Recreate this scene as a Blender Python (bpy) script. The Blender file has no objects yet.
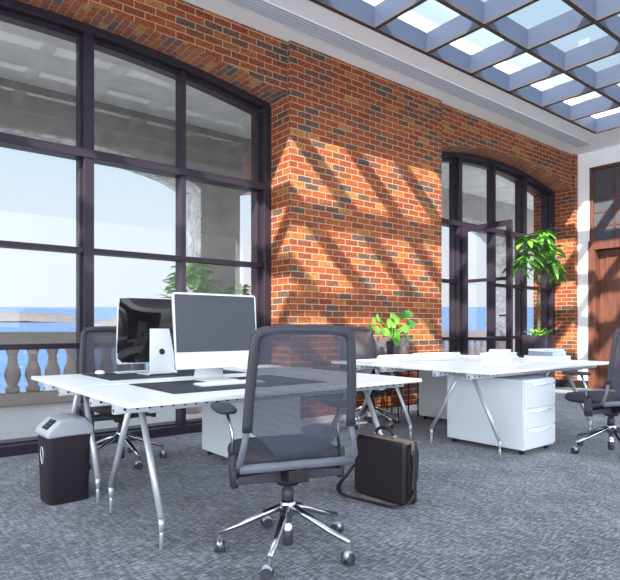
import bpy, bmesh, math, random
from mathutils import Vector, Matrix, Euler
R = math.radians
random.seed(7)
SC = bpy.context.scene
COL = SC.collection

# ------------------------------------------------------------------ materials
def srgb(r, g, b):
    f = lambda v: (v/255)/12.92 if v/255 <= .04045 else ((v/255+.055)/1.055)**2.4
    return (f(r), f(g), f(b), 1)

def mat(name, col, rough=.5, metal=0., noise=0., nscale=20., bump=0., bscale=60., spec=.5, coat=0.):
    m = bpy.data.materials.new(name); m.use_nodes = True
    nt = m.node_tree; N = nt.nodes; L = nt.links
    b = N['Principled BSDF']
    b.inputs['Base Color'].default_value = col
    b.inputs['Roughness'].default_value = rough
    b.inputs['Metallic'].default_value = metal
    b.inputs['Specular IOR Level'].default_value = spec
    b.inputs['Coat Weight'].default_value = coat
    tc = N.new('ShaderNodeTexCoord')
    n = N.new('ShaderNodeTexNoise'); n.inputs['Scale'].default_value = nscale; n.inputs['Detail'].default_value = 5
    L.new(tc.outputs['Object'], n.inputs['Vector'])
    mx = N.new('ShaderNodeMix'); mx.data_type = 'RGBA'
    k = noise
    mx.inputs[6].default_value = tuple(c*(1-k) for c in col[:3])+(1,)
    mx.inputs[7].default_value = tuple(min(1, c*(1+k)) for c in col[:3])+(1,)
    L.new(n.outputs['Fac'], mx.inputs[0]); L.new(mx.outputs[2], b.inputs['Base Color'])
    if bump:
        n2 = N.new('ShaderNodeTexNoise'); n2.inputs['Scale'].default_value = bscale; n2.inputs['Detail'].default_value = 4
        L.new(tc.outputs['Object'], n2.inputs['Vector'])
        bp = N.new('ShaderNodeBump'); bp.inputs['Strength'].default_value = bump; bp.inputs['Distance'].default_value = .01
        L.new(n2.outputs['Fac'], bp.inputs['Height']); L.new(bp.outputs['Normal'], b.inputs['Normal'])
    return m

def brick_mat(name, tint=(1, 1, 1)):
    m = bpy.data.materials.new(name); m.use_nodes = True
    nt = m.node_tree; N = nt.nodes; L = nt.links; b = N['Principled BSDF']
    uv = N.new('ShaderNodeUVMap')
    # slightly ragged joints
    nz = N.new('ShaderNodeTexNoise'); nz.inputs['Scale'].default_value = 22
    L.new(uv.outputs['UV'], nz.inputs['Vector'])
    sb = N.new('ShaderNodeVectorMath'); sb.operation = 'SUBTRACT'; sb.inputs[1].default_value = (.5, .5, .5)
    sc = N.new('ShaderNodeVectorMath'); sc.operation = 'SCALE'; sc.inputs['Scale'].default_value = .010
    ad = N.new('ShaderNodeVectorMath'); ad.operation = 'ADD'
    L.new(nz.outputs['Color'], sb.inputs[0]); L.new(sb.outputs[0], sc.inputs[0])
    L.new(uv.outputs['UV'], ad.inputs[0]); L.new(sc.outputs[0], ad.inputs[1])
    br = N.new('ShaderNodeTexBrick')
    br.inputs['Color1'].default_value = (0, 0, 0, 1); br.inputs['Color2'].default_value = (1, 1, 1, 1)
    br.inputs['Mortar'].default_value = (.5, .5, .5, 1)
    br.inputs['Scale'].default_value = 1; br.inputs['Mortar Size'].default_value = .0058
    br.inputs['Mortar Smooth'].default_value = .25
    br.inputs['Brick Width'].default_value = .2; br.inputs['Row Height'].default_value = .0702
    br.offset = .5
    L.new(ad.outputs[0], br.inputs['Vector'])
    cr = N.new('ShaderNodeValToRGB'); cr.color_ramp.interpolation = 'LINEAR'
    stops = [(0, (96, 78, 78)), (.10, (110, 82, 76)), (.24, (138, 76, 58)), (.42, (160, 76, 46)),
             (.6, (172, 90, 52)), (.76, (146, 66, 44)), (.9, (172, 104, 60)), (1, (182, 124, 72))]
    e = cr.color_ramp.elements
    e[0].position = 0; e[0].color = srgb(*stops[0][1]); e[1].position = 1; e[1].color = srgb(*stops[-1][1])
    for p, c in stops[1:-1]:
        x = e.new(p); x.color = srgb(*c)
    for x in e: x.color = tuple(min(1, x.color[i]*tint[i]) for i in range(3))+(1,)
    L.new(br.outputs['Color'], cr.inputs[0])
    n2 = N.new('ShaderNodeTexNoise'); n2.inputs['Scale'].default_value = 38; n2.inputs['Detail'].default_value = 6
    L.new(uv.outputs['UV'], n2.inputs['Vector'])
    mr = N.new('ShaderNodeMapRange'); mr.inputs[1].default_value = .3; mr.inputs[2].default_value = .7
    mr.inputs[3].default_value = .55; mr.inputs[4].default_value = 1.4
    L.new(n2.outputs['Fac'], mr.inputs[0])
    mul = N.new('ShaderNodeVectorMath'); mul.operation = 'SCALE'
    L.new(cr.outputs['Color'], mul.inputs[0]); L.new(mr.outputs[0], mul.inputs['Scale'])
    mx = N.new('ShaderNodeMix'); mx.data_type = 'RGBA'
    mx.inputs[7].default_value = srgb(160, 142, 122)
    L.new(br.outputs['Fac'], mx.inputs[0]); L.new(mul.outputs[0], mx.inputs[6]); L.new(mx.outputs[2], b.inputs['Base Color'])
    b.inputs['Roughness'].default_value = .85; b.inputs['Specular IOR Level'].default_value = .25
    inv = N.new('ShaderNodeMath'); inv.operation = 'MULTIPLY_ADD'; inv.inputs[1].default_value = -1; inv.inputs[2].default_value = 1
    L.new(br.outputs['Fac'], inv.inputs[0])
    h = N.new('ShaderNodeMath'); h.operation = 'MULTIPLY_ADD'; h.inputs[1].default_value = .5
    L.new(n2.outputs['Fac'], h.inputs[0]); L.new(inv.outputs[0], h.inputs[2])
    bp = N.new('ShaderNodeBump'); bp.inputs['Strength'].default_value = .85; bp.inputs['Distance'].default_value = .013
    L.new(h.outputs[0], bp.inputs['Height']); L.new(bp.outputs['Normal'], b.inputs['Normal'])
    return m

def carpet_mat():
    m = bpy.data.materials.new('carpet'); m.use_nodes = True
    nt = m.node_tree; N = nt.nodes; L = nt.links; b = N['Principled BSDF']
    tc = N.new('ShaderNodeTexCoord')
    def noise(sx, sy, det, rot=0):
        mp = N.new('ShaderNodeMapping'); mp.inputs['Scale'].default_value = (sx, sy, 1); mp.inputs['Rotation'].default_value = (0, 0, rot)
        n = N.new('ShaderNodeTexNoise'); n.inputs['Scale'].default_value = 1; n.inputs['Detail'].default_value = det
        n.inputs['Roughness'].default_value = .65
        L.new(tc.outputs['Object'], mp.inputs['Vector']); L.new(mp.outputs[0], n.inputs['Vector']); return n
    a = noise(20, 95, 6, .62); c = noise(2.6, 2.6, 5); d = noise(60, 9, 3, .35)
    ma = N.new('ShaderNodeMath'); ma.operation = 'MULTIPLY_ADD'; ma.inputs[1].default_value = .8
    L.new(a.outputs['Fac'], ma.inputs[0])
    mb = N.new('ShaderNodeMath'); mb.operation = 'MULTIPLY'; mb.inputs[1].default_value = .35
    L.new(d.outputs['Fac'], mb.inputs[0]); L.new(mb.outputs[0], ma.inputs[2])
    mc = N.new('ShaderNodeMath'); mc.operation = 'MULTIPLY_ADD'; mc.inputs[1].default_value = .22
    L.new(c.outputs['Fac'], mc.inputs[0]); L.new(ma.outputs[0], mc.inputs[2])
    cr = N.new('ShaderNodeValToRGB'); e = cr.color_ramp.elements
    e[0].position = .53; e[0].color = srgb(28, 30, 38); e[1].position = .82; e[1].color = srgb(158, 164, 176)
    x = e.new(.66); x.color = srgb(74, 80, 94)
    L.new(mc.outputs[0], cr.inputs[0]); L.new(cr.outputs['Color'], b.inputs['Base Color'])
    b.inputs['Roughness'].default_value = .95; b.inputs['Specular IOR Level'].default_value = .15
    b.inputs['Sheen Weight'].default_value = .25; b.inputs['Sheen Roughness'].default_value = .5
    bp = N.new('ShaderNodeBump'); bp.inputs['Strength'].default_value = .8; bp.inputs['Distance'].default_value = .01
    L.new(ma.outputs[0], bp.inputs['Height']); L.new(bp.outputs['Normal'], b.inputs['Normal'])
    return m

def glass_mat(name, tint=(1, 1, 1, 1), refl=.9):
    m = bpy.data.materials.new(name); m.use_nodes = True
    nt = m.node_tree; N = nt.nodes; L = nt.links
    N.remove(N['Principled BSDF'])
    o = N['Material Output']
    t = N.new('ShaderNodeBsdfTransparent'); t.inputs[0].default_value = tint
    g = N.new('ShaderNodeBsdfGlossy'); g.inputs['Roughness'].default_value = .02
    g.inputs[0].default_value = (refl, refl, refl, 1)
    ge = N.new('ShaderNodeNewGeometry'); dt = N.new('ShaderNodeVectorMath'); dt.operation = 'DOT_PRODUCT'
    L.new(ge.outputs['Normal'], dt.inputs[0]); L.new(ge.outputs['Incoming'], dt.inputs[1])
    def mth(op, x, y=None):
        q = N.new('ShaderNodeMath'); q.operation = op; L.new(x, q.inputs[0])
        if y is not None: q.inputs[1].default_value = y
        return q.outputs[0]
    ab = mth('ABSOLUTE', dt.outputs['Value']); om = N.new('ShaderNodeMath'); om.operation = 'SUBTRACT'; om.inputs[0].default_value = 1
    L.new(ab, om.inputs[1]); pw = mth('POWER', om.outputs[0], 5); ml = mth('MULTIPLY', pw, .9); fa = mth('ADD', ml, .03)
    mx = N.new('ShaderNodeMixShader')
    L.new(fa, mx.inputs[0]); L.new(t.outputs[0], mx.inputs[1]); L.new(g.outputs[0], mx.inputs[2])
    L.new(mx.outputs[0], o.inputs[0])
    return m

def mesh_fabric(name, col, dens=.6):
    m = bpy.data.materials.new(name); m.use_nodes = True
    nt = m.node_tree; N = nt.nodes; L = nt.links; b = N['Principled BSDF']; o = N['Material Output']
    b.inputs['Base Color'].default_value = col; b.inputs['Roughness'].default_value = .7
    tc = N.new('ShaderNodeTexCoord'); w = N.new('ShaderNodeTexWave'); w.inputs['Scale'].default_value = 60
    w.bands_direction = 'Z'; L.new(tc.outputs['Object'], w.inputs['Vector'])
    mr = N.new('ShaderNodeMapRange'); mr.inputs[3].default_value = dens-.1; mr.inputs[4].default_value = dens+.1
    L.new(w.outputs['Fac'], mr.inputs[0])
    t = N.new('ShaderNodeBsdfTransparent'); mx = N.new('ShaderNodeMixShader')
    L.new(mr.outputs[0], mx.inputs[0]); L.new(t.outputs[0], mx.inputs[1]); L.new(b.outputs[0], mx.inputs[2])
    L.new(mx.outputs[0], o.inputs[0])
    return m

def wood_mat():
    m = bpy.data.materials.new('red_brown_wood'); m.use_nodes = True
    nt = m.node_tree; N = nt.nodes; L = nt.links; b = N['Principled BSDF']
    tc = N.new('ShaderNodeTexCoord'); mp = N.new('ShaderNodeMapping'); mp.inputs['Scale'].default_value = (14, 14, 1.2)
    n = N.new('ShaderNodeTexNoise'); n.inputs['Scale'].default_value = 2; n.inputs['Detail'].default_value = 7
    L.new(tc.outputs['Object'], mp.inputs[0]); L.new(mp.outputs[0], n.inputs['Vector'])
    cr = N.new('ShaderNodeValToRGB'); e = cr.color_ramp.elements
    e[0].position = .3; e[0].color = srgb(74, 45, 39); e[1].position = .72; e[1].color = srgb(112, 70, 56)
    L.new(n.outputs['Fac'], cr.inputs[0]); L.new(cr.outputs[0], b.inputs['Base Color']); b.inputs['Roughness'].default_value = .45
    return m

def stone_mat():
    m = bpy.data.materials.new('cracked_pale_stone'); m.use_nodes = True
    nt = m.node_tree; N = nt.nodes; L = nt.links; b = N['Principled BSDF']
    tc = N.new('ShaderNodeTexCoord'); v = N.new('ShaderNodeTexVoronoi'); v.feature = 'DISTANCE_TO_EDGE'; v.inputs['Scale'].default_value = 3.2
    L.new(tc.outputs['Object'], v.inputs['Vector'])
    n = N.new('ShaderNodeTexNoise'); n.inputs['Scale'].default_value = 6; n.inputs['Detail'].default_value = 8
    L.new(tc.outputs['Object'], n.inputs['Vector'])
    cr = N.new('ShaderNodeValToRGB'); e = cr.color_ramp.elements
    e[0].position = .3; e[0].color = srgb(150, 150, 150); e[1].position = .75; e[1].color = srgb(214, 216, 216)
    L.new(n.outputs['Fac'], cr.inputs[0])
    mr = N.new('ShaderNodeMapRange'); mr.inputs[1].default_value = 0; mr.inputs[2].default_value = .035; mr.inputs[3].default_value = .5; mr.inputs[4].default_value = 1
    L.new(v.outputs['Distance'], mr.inputs[0])
    s = N.new('ShaderNodeVectorMath'); s.operation = 'SCALE'; L.new(cr.outputs[0], s.inputs[0]); L.new(mr.outputs[0], s.inputs['Scale'])
    L.new(s.outputs[0], b.inputs['Base Color']); b.inputs['Roughness'].default_value = .9
    return m

def sea_mat():
    m = bpy.data.materials.new('sea_water'); m.use_nodes = True
    nt = m.node_tree; N = nt.nodes; L = nt.links; b = N['Principled BSDF']
    tc = N.new('ShaderNodeTexCoord'); n = N.new('ShaderNodeTexNoise'); n.inputs['Scale'].default_value = .25; n.inputs['Detail'].default_value = 9
    n.inputs['Roughness'].default_value = .7
    L.new(tc.outputs['Object'], n.inputs['Vector'])
    cr = N.new('ShaderNodeValToRGB'); e = cr.color_ramp.elements
    e[0].position = .3; e[0].color = srgb(48, 72, 104); e[1].position = .75; e[1].color = srgb(68, 90, 120)
    L.new(n.outputs['Fac'], cr.inputs[0]); L.new(cr.outputs[0], b.inputs['Base Color'])
    b.inputs['Roughness'].default_value = .55; b.inputs['Specular IOR Level'].default_value = .12
    return m

M = {}
M['brick'] = brick_mat('red_brick', (.64, .65, .56))
M['carpet'] = carpet_mat()
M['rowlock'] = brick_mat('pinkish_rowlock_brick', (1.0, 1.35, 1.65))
M['plaster'] = mat('white_plaster', srgb(240, 242, 245), .8, noise=.03, nscale=4)
M['vent'] = mat('vent_grey', srgb(200, 205, 214), .6)
M['ventdark'] = mat('vent_slot_grey', srgb(170, 176, 188), .7)
M['frame'] = mat('dark_window_metal', srgb(42, 35, 47), .4, .1, noise=.12, nscale=30, spec=.35)
M['glass'] = glass_mat('window_glass')
M['roofglass'] = glass_mat('roof_glass', refl=.5)
M['steelgrey'] = mat('blue_grey_beam_paint', srgb(44, 56, 80), .6, noise=.1, nscale=8)
M['beamdark'] = mat('dark_beam_edge', srgb(62, 54, 58), .6)
M['concrete'] = mat('grey_concrete', srgb(158, 154, 152), .9, noise=.35, nscale=3.5, bump=.2, bscale=12)
M['concretelight'] = mat('light_concrete', srgb(206, 208, 208), .9, noise=.3, nscale=3, bump=.2, bscale=9)
M['stone'] = stone_mat()
M['sandstone'] = mat('brownish_stone', srgb(170, 162, 160), .9, noise=.14, nscale=18, bump=.3, bscale=60)
M['tile'] = mat('terrace_tile', srgb(214, 214, 218), .7, noise=.06, nscale=10)
M['wood'] = wood_mat()
M['smoke'] = mat('dark_door_glass', srgb(78, 80, 88), .12, .0, noise=.1, nscale=2)
M['white'] = mat('white_laminate', srgb(238, 242, 246), .35, noise=.01)
M['cab'] = mat('white_cabinet_lacquer', srgb(222, 230, 238), .4, noise=.01)
M['alu'] = mat('satin_aluminium', srgb(192, 196, 204), .35, .45, noise=.03)
M['rail'] = mat('pale_grey_rail', srgb(184, 190, 200), .4, .0, noise=.02)
M['hole'] = mat('hole_black', srgb(28, 30, 36), .8)
M['chrome'] = mat('chrome', srgb(196, 198, 206), .22, 1.)
M['grey'] = mat('grey_plastic', srgb(98, 103, 116), .5, noise=.04)
M['dgrey'] = mat('dark_grey_plastic', srgb(54, 55, 65), .5, noise=.05)
M['black'] = mat('black_plastic', srgb(26, 23, 29), .5, noise=.05)
M['seat'] = mat('charcoal_seat_fabric', srgb(52, 51, 60), .85, noise=.08, nscale=200, bump=.2, bscale=400)
M['net'] = mesh_fabric('grey_mesh_fabric', srgb(62, 67, 84), .82)
M['net2'] = mesh_fabric('dark_mesh_fabric', srgb(78, 78, 88), .84)
M['mat'] = mat('dark_desk_mat', srgb(46, 45, 54), .6, noise=.04, nscale=80)
M['gloss'] = mat('glossy_black_shell', srgb(24, 22, 26), .09, coat=.5)
M['screen'] = mat('grey_screen', srgb(62, 65, 76), .22, noise=.02)
M['silver'] = mat('silver_shell', srgb(226, 230, 236), .32, .25)
M['leather'] = mat('dark_leather', srgb(34, 29, 34), .42, noise=.1, nscale=60, bump=.15, bscale=300)
M['tan'] = mat('tan_leather_edge', srgb(126, 108, 98), .6, noise=.1, nscale=40)
M['lid'] = mat('pale_grey_lid', srgb(172, 180, 190), .45, noise=.03)
M['bin'] = mat('dark_bin_plastic', srgb(42, 35, 44), .5, noise=.04)
M['potblack'] = mat('dark_violet_planter', srgb(44, 36, 50), .4)
M['potgrey'] = mat('speckled_grey_planter', srgb(104, 98, 106), .8, noise=.3, nscale=160)
M['wire'] = mat('dark_wire', srgb(50, 38, 38), .5)
M['soil'] = mat('soil', srgb(52, 40, 32), .95, noise=.3, nscale=60)
M['leaf'] = mat('green_leaf', srgb(96, 158, 54), .5, noise=.45, nscale=9)
M['leafdk'] = mat('deep_green_leaf', srgb(56, 112, 38), .45, noise=.4, nscale=12)
M['leafshrub'] = mat('pale_green_leaf', srgb(138, 196, 96), .5, noise=.3, nscale=8)
M['stem'] = mat('brown_stem', srgb(96, 84, 60), .8, noise=.2)
M['paper'] = mat('white_paper', srgb(232, 236, 240), .8, noise=.03, nscale=30)
M['pages'] = mat('page_edges', srgb(206, 212, 220), .8, noise=.1, nscale=120)
M['bluecover'] = mat('blue_grey_cover', srgb(132, 144, 162), .5)
M['sea'] = sea_mat()
M['rock'] = mat('dry_coast_rock', srgb(72, 68, 70), .95, noise=.55, nscale=.14)
M['white_base'] = mat('pale_baseboard_paint', srgb(206, 204, 204), .6)

# leaves have no transmission or subsurface
for k in ('leaf', 'leafdk'):
    b = M[k].node_tree.nodes['Principled BSDF']
    b.inputs['Transmission Weight'].default_value = 0
    b.inputs['Subsurface Weight'].default_value = .0

# ------------------------------------------------------------------ mesh tools
class MB:
    def __init__(s):
        s.bm = bmesh.new(); s.mats = []
    def mi(s, m):
        if m is None: return 0
        if m not in s.mats: s.mats.append(m)
        return s.mats.index(m)
    def _tag(s, faces, m, smooth=False):
        i = s.mi(m)
        for f in faces:
            f.material_index = i; f.smooth = smooth
    def box(s, c, d, m=None, rot=None):
        g = bmesh.ops.create_cube(s.bm, size=1)
        mt = Matrix.Translation(c) @ (rot.to_4x4() if rot else Matrix()) @ Matrix.Diagonal((d[0], d[1], d[2], 1))
        bmesh.ops.transform(s.bm, matrix=mt, verts=g['verts'])
        s._tag({f for v in g['verts'] for f in v.link_faces}, m); return s
    def bb(s, a, b, m=None):
        return s.box([(a[i]+b[i])/2 for i in range(3)], [abs(b[i]-a[i]) for i in range(3)], m)
    def sweep(s, pts, w, h=None, m=None, n=10, up=(0, 0, 1), closed=False, sq=False, taper=None):
        h = w if h is None else h
        pts = [Vector(p) for p in pts]; rings = []; K = len(pts)
        for i, p in enumerate(pts):
            if closed: t = (pts[(i+1) % K]-pts[i-1])
            else: t = pts[min(i+1, K-1)]-pts[max(i-1, 0)]
            t.normalize(); u = Vector(up)
            if abs(t.dot(u)) > .96: u = Vector((0, 1, 0)) if abs(t.y) < .9 else Vector((1, 0, 0))
            x = t.cross(u).normalized(); y = x.cross(t).normalized()
            k = 1 if taper is None else taper[0]+(taper[1]-taper[0])*i/(K-1)
            ring = []
            for j in range(n):
                a = 2*math.pi*(j+.5)/n
                ca, sa = math.cos(a), math.sin(a)
                if sq:
                    q = .35; ca = math.copysign(abs(ca)**q, ca); sa = math.copysign(abs(sa)**q, sa)
                ring.append(s.bm.verts.new(p+x*ca*w/2*k+y*sa*h/2*k))
            rings.append(ring)
        fs = []
        for i in range(K if closed else K-1):
            a, b = rings[i], rings[(i+1) % K]
            for j in range(n):
                fs.append(s.bm.faces.new((a[j], a[(j+1) % n], b[(j+1) % n], b[j])))
        s._tag(fs, m, True)
        if not closed:
            s._tag([s.bm.faces.new(rings[0][::-1]), s.bm.faces.new(rings[-1])], m)
        return s
    def lathe(s, prof, c=(0, 0, 0), m=None, n=20, rot=None, sx=1, sy=1, sq=0):
        mt = Matrix.Translation(c) @ (rot.to_4x4() if rot else Matrix()); rings = []
        for r, z in prof:
            ring = []
            for j in range(n):
                a = 2*math.pi*(j+.5)/n; ca, sa = math.cos(a), math.sin(a)
                if sq:
                    ca = math.copysign(abs(ca)**sq, ca); sa = math.copysign(abs(sa)**sq, sa)
                ring.append(s.bm.verts.new(mt @ Vector((r*ca*sx, r*sa*sy, z))))
            rings.append(ring)
        fs = []
        for a, b in zip(rings, rings[1:]):
            for j in range(n):
                fs.append(s.bm.faces.new((a[j], a[(j+1) % n], b[(j+1) % n], b[j])))
        s._tag(fs, m, True)
        s._tag([s.bm.faces.new(rings[0][::-1]), s.bm.faces.new(rings[-1])], m)
        return s
    def prism(s, poly, fn, t0, t1, m=None):
        """poly of (a,b) extruded from t0 to t1; fn(a,b,t) -> xyz"""
        A = [s.bm.verts.new(fn(a, b, t0)) for a, b in poly]; B = [s.bm.verts.new(fn(a, b, t1)) for a, b in poly]
        fs = [s.bm.faces.new(A[::-1]), s.bm.faces.new(B)]
        n = len(poly)
        for i in range(n): fs.append(s.bm.faces.new((A[i], A[(i+1) % n], B[(i+1) % n], B[i])))
        s._tag(fs, m); return s
    def grid(s, P, m=None, thick=0):
        """P[i][j] points"""
        V = [[s.bm.verts.new(p) for p in row] for row in P]; fs = []
        for i in range(len(V)-1):
            for j in range(len(V[0])-1):
                fs.append(s.bm.faces.new((V[i][j], V[i][j+1], V[i+1][j+1], V[i+1][j])))
        s._tag(fs, m, True); return s
    def build(s, name, m=None, parent=None, bevel=0, loc=(0, 0, 0), rotz=0, subsurf=0, solid=0, seg=2):
        me = bpy.data.meshes.new(name)
        bmesh.ops.recalc_face_normals(s.bm, faces=s.bm.faces)
        s.bm.to_mesh(me); s.bm.free()
        if s.mats and None not in s.mats:
            for q in s.mats: me.materials.append(q)
        else: me.materials.append(m)
        o = bpy.data.objects.new(name, me); COL.objects.link(o)
        o.parent = parent; o.location = loc; o.rotation_euler = (0, 0, rotz)
        if solid:
            q = o.modifiers.new('solid', 'SOLIDIFY'); q.thickness = solid; q.offset = 0
        if subsurf:
            q = o.modifiers.new('sub', 'SUBSURF'); q.levels = subsurf; q.render_levels = subsurf
        if bevel:
            q = o.modifiers.new('bevel', 'BEVEL'); q.width = bevel; q.segments = seg; q.limit_method = 'ANGLE'; q.angle_limit = R(40)
            q.harden_normals = False
        return o

def quads_uv(name, faces, m, parent=None):
    """faces: list of (verts, uvs)"""
    me = bpy.data.meshes.new(name); V = []; F = []; U = []
    for vs, us in faces:
        F.append(list(range(len(V), len(V)+len(vs)))); V += [tuple(v) for v in vs]; U += us
    me.from_pydata(V, [], F); uv = me.uv_layers.new(name='UVMap')
    for i, u in enumerate(U): uv.data[i].uv = u
    me.materials.append(m); me.update()
    o = bpy.data.objects.new(name, me); COL.objects.link(o); o.parent = parent
    return o

def struct(o):
    o['kind'] = 'structure'; return o
def tag(o, label, cat, group=None, kind=None):
    o['label'] = label; o['category'] = cat
    if group: o['group'] = group
    if kind: o['kind'] = kind
    return o
def thing(name, label, cat, loc=(0, 0, 0), rotz=0, group=None):
    o = bpy.data.objects.new(name, None); COL.objects.link(o); o.empty_display_size = .1
    o.location = loc; o.rotation_euler = (0, 0, rotz); return tag(o, label, cat, group)
def copy_tree(o, parent=None):
    c = o.copy(); COL.objects.link(c); c.parent = parent
    for ch in [x for x in bpy.data.objects if x.parent == o]: copy_tree(ch, c)
    return c

# ------------------------------------------------------------------ the room
CZ = 4.17            # ceiling
YW = 4.84            # brick piers
YS = 4.89            # slightly recessed brick over the arches
YB = 5.62            # outer face of the brick wall
XR = 10.02           # wall with the door
XL, YK = -6.0, -6.0  # the far, unseen ends

struct(MB().bb((XL, YK, -.2), (XR+.6, YB-.28, 0)).build('floor', M['carpet']))
W1 = dict(x0=-1.05, x1=3.60, c=1.275, top=3.82, k=.0423)
W2 = dict(x0=6.17, x1=9.90, c=8.035, top=3.79, k=.069)
def arch(W, x): return W['top']-W['k']*(x-W['c'])**2

def brick_wall():
    F = []; SF = []
    def wallrect(xa, xb, za, zb, y):
        F.append((((xa, y, za), (xb, y, za), (xb, y, zb), (xa, y, zb)), [(xa, za), (xb, za), (xb, zb), (xa, zb)]))
    for xa, xb in ((XL, W1['x0']), (W1['x1'], W2['x0']), (W2['x1'], XR+.02)):
        wallrect(xa, xb, 0, CZ, YW); wallrect(xa, xb, 0, CZ+.25, YB)
    for W in (W1, W2):
        n = 48; xs = [W['x0']+(W['x1']-W['x0'])*i/n for i in range(n+1)]; s = 0
        for a, b in zip(xs, xs[1:]):
            za, zb = arch(W, a), arch(W, b); l = math.hypot(b-a, zb-za)
            F.append((((a, YS, za), (b, YS, zb), (b, YS, CZ), (a, YS, CZ)), [(a, za), (b, zb), (b, CZ), (a, CZ)]))
            F.append((((a, YB, za), (b, YB, zb), (b, YB, CZ+.25), (a, YB, CZ+.25)), [(a, za), (b, zb), (b, CZ), (a, CZ)]))
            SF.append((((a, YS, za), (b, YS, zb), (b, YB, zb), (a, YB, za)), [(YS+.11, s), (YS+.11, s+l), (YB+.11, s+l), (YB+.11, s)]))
            s += l
        for x in (W['x0'], W['x1']):
            zt = arch(W, x)
            F.append((((x, YW, 0), (x, YB, 0), (x, YB, zt), (x, YW, zt)), [(YW+.02, 0), (YB+.02, 0), (YB+.02, zt), (YW+.02, zt)]))
            F.append((((x, YW, zt), (x, YS, zt), (x, YS, CZ), (x, YW, CZ)), [(YW+.02, zt), (YS+.02, zt), (YS+.02, CZ), (YW+.02, CZ)]))
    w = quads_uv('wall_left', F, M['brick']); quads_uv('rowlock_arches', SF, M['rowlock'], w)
    return w
struct(brick_wall())

# skylight grid lines
GX = [9.10-.826*i for i in range(14)]
GY = [4.11, 3.365, 2.62, 1.875, 1.13]
gx0, gx1, gy0, gy1 = GX[-1], GX[0], GY[-1], GY[0]
def frame4(mb, o, i, z0, z1):
    """rectangular slab o=(x0,y0,x1,y1) with a hole i"""
    mb.bb((o[0], o[1], z0), (o[2], i[1], z1)); mb.bb((o[0], i[3], z0), (o[2], o[3], z1))
    mb.bb((o[0], i[1], z0), (i[0], i[3], z1)); mb.bb((i[2], i[1], z0), (o[2], i[3], z1))
mb = MB(); frame4(mb, (XL, YK, XR+.6, YB), (gx0-.02, gy0-.02, gx1+.02, gy1+.02), CZ, CZ+.22)
frame4(mb, (gx0-.5, gy0-.5, gx1+.5, gy1+.5), (gx0-.08, gy0-.08, gx1+.08, gy1+.10), CZ+.22, CZ+.46)
struct(mb.build('ceiling', M['plaster']))
sk = MB(); T = .016
for x in GX:
    sk.bb((x-T, gy0, CZ+.012), (x+T, gy1, CZ+.22), M['steelgrey']); sk.bb((x-.024, gy0-.02, CZ-.008), (x+.024, gy1+.02, CZ+.012), M['beamdark'])
for y in GY:
    sk.bb((gx0, y-T, CZ+.012), (gx1, y+T, CZ+.22), M['steelgrey']); sk.bb((gx0-.02, y-.024, CZ-.009), (gx1+.02, y+.024, CZ+.011), M['beamdark'])
so = struct(sk.build('window_3'))
MB().bb((gx0-.1, gy0-.1, CZ+.47), (gx1+.1, gy1+.12, CZ+.476)).build('skylight_glass', M['roofglass'], so)

# linear ceiling diffuser
v = thing('ceiling_vent', 'long grey slotted air vent strip set in the white ceiling along the brick wall', 'vent', (0, 0, CZ))
MB().bb((-2, 4.41, -.006), (9.55, 4.61, .002)).build('backing', M['ventdark'], v)
mb = MB()
for i in range(6):
    y = 4.41+.2*i/5; mb.bb((-2, y-.009, -.012), (9.55, y+.009, 0))
mb.build('slats', M['vent'], v)

# right wall with the door opening
DY0, DY1 = 2.45, 4.63; DT = 3.89
mb = MB()
mb.bb((XR, DY1, 0), (XR+.5, YB, CZ)); mb.bb((XR, DY0, DT), (XR+.5, DY1, CZ)); mb.bb((XR, YK, 0), (XR+.5, DY0, CZ))
struct(mb.build('wall_right', M['plaster']))
d = MB()
d.bb((XR-.01, DY1-.06, 2.57), (XR+.14, DY1, DT)); d.bb((XR-.01, DY0, 2.57), (XR+.14, DY0+.06, DT)); d.bb((XR-.01, DY0, DT-.05), (XR+.14, DY1, DT))
d.bb((XR-.02, DY0-.02, 2.44), (XR+.20, DY1+.02, 2.60))
d.bb((XR-.02, DY1-.09, 0), (XR+.20, DY1+.02, 2.44)); d.bb((XR-.02, DY0-.02, 0), (XR+.20, DY0+.09, 2.44))
dr = struct(d.build('door_2', M['wood'], bevel=.004))
p = MB(); p.bb((XR+.15, DY0+.09, .01), (XR+.19, DY1-.09, 2.44))
for a, b in ((DY0+.2, (DY0+DY1)/2-.12), ((DY0+DY1)/2+.12, DY1-.2)):
    for z0, z1 in ((.2, 1.0), (1.15, 2.3)):
        p.bb((XR+.135, a, z0), (XR+.16, b, z1))
p.build('door_leaf', M['wood'], dr, bevel=.012)
tb = MB()
n = 6
for i in range(1, n):
    y = DY1-.06-(DY1-DY0-.12)*i/n; tb.bb((XR+.03, y-.013, 2.6), (XR+.07, y+.013, DT-.05))
for i in range(1, 5):
    z = 2.6+(DT-.05-2.6)*i/5; tb.bb((XR+.035, DY0+.06, z-.011), (XR+.065, DY1-.06, z+.011))
tb.build('transom_bars', M['wood'], dr)
MB().bb((XR+.045, DY0+.06, 2.6), (XR+.053, DY1-.06, DT-.05)).build('transom_pane', M['smoke'], dr)
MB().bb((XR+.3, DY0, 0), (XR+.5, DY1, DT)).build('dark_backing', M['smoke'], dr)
struct(MB().bb((W1['x1']+.01, YW-.015, 0), (W2['x0']-.01, YW, .075)).build('baseboard_left', M['white_base']))
mb = MB(); mb.bb((W2['x1'], YW-.02, 0), (XR, YW-.001, .14)); mb.bb((XR-.02, DY1+.03, 0), (XR-.001, YW-.02, .14))
mb.bb((W2['x1']-.02, YW, 0), (W2['x1']-.001, 5.2, .14))
struct(mb.build('dark_strip_right', M['black']))  # low black strips along the foot of the right corner and jamb

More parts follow.
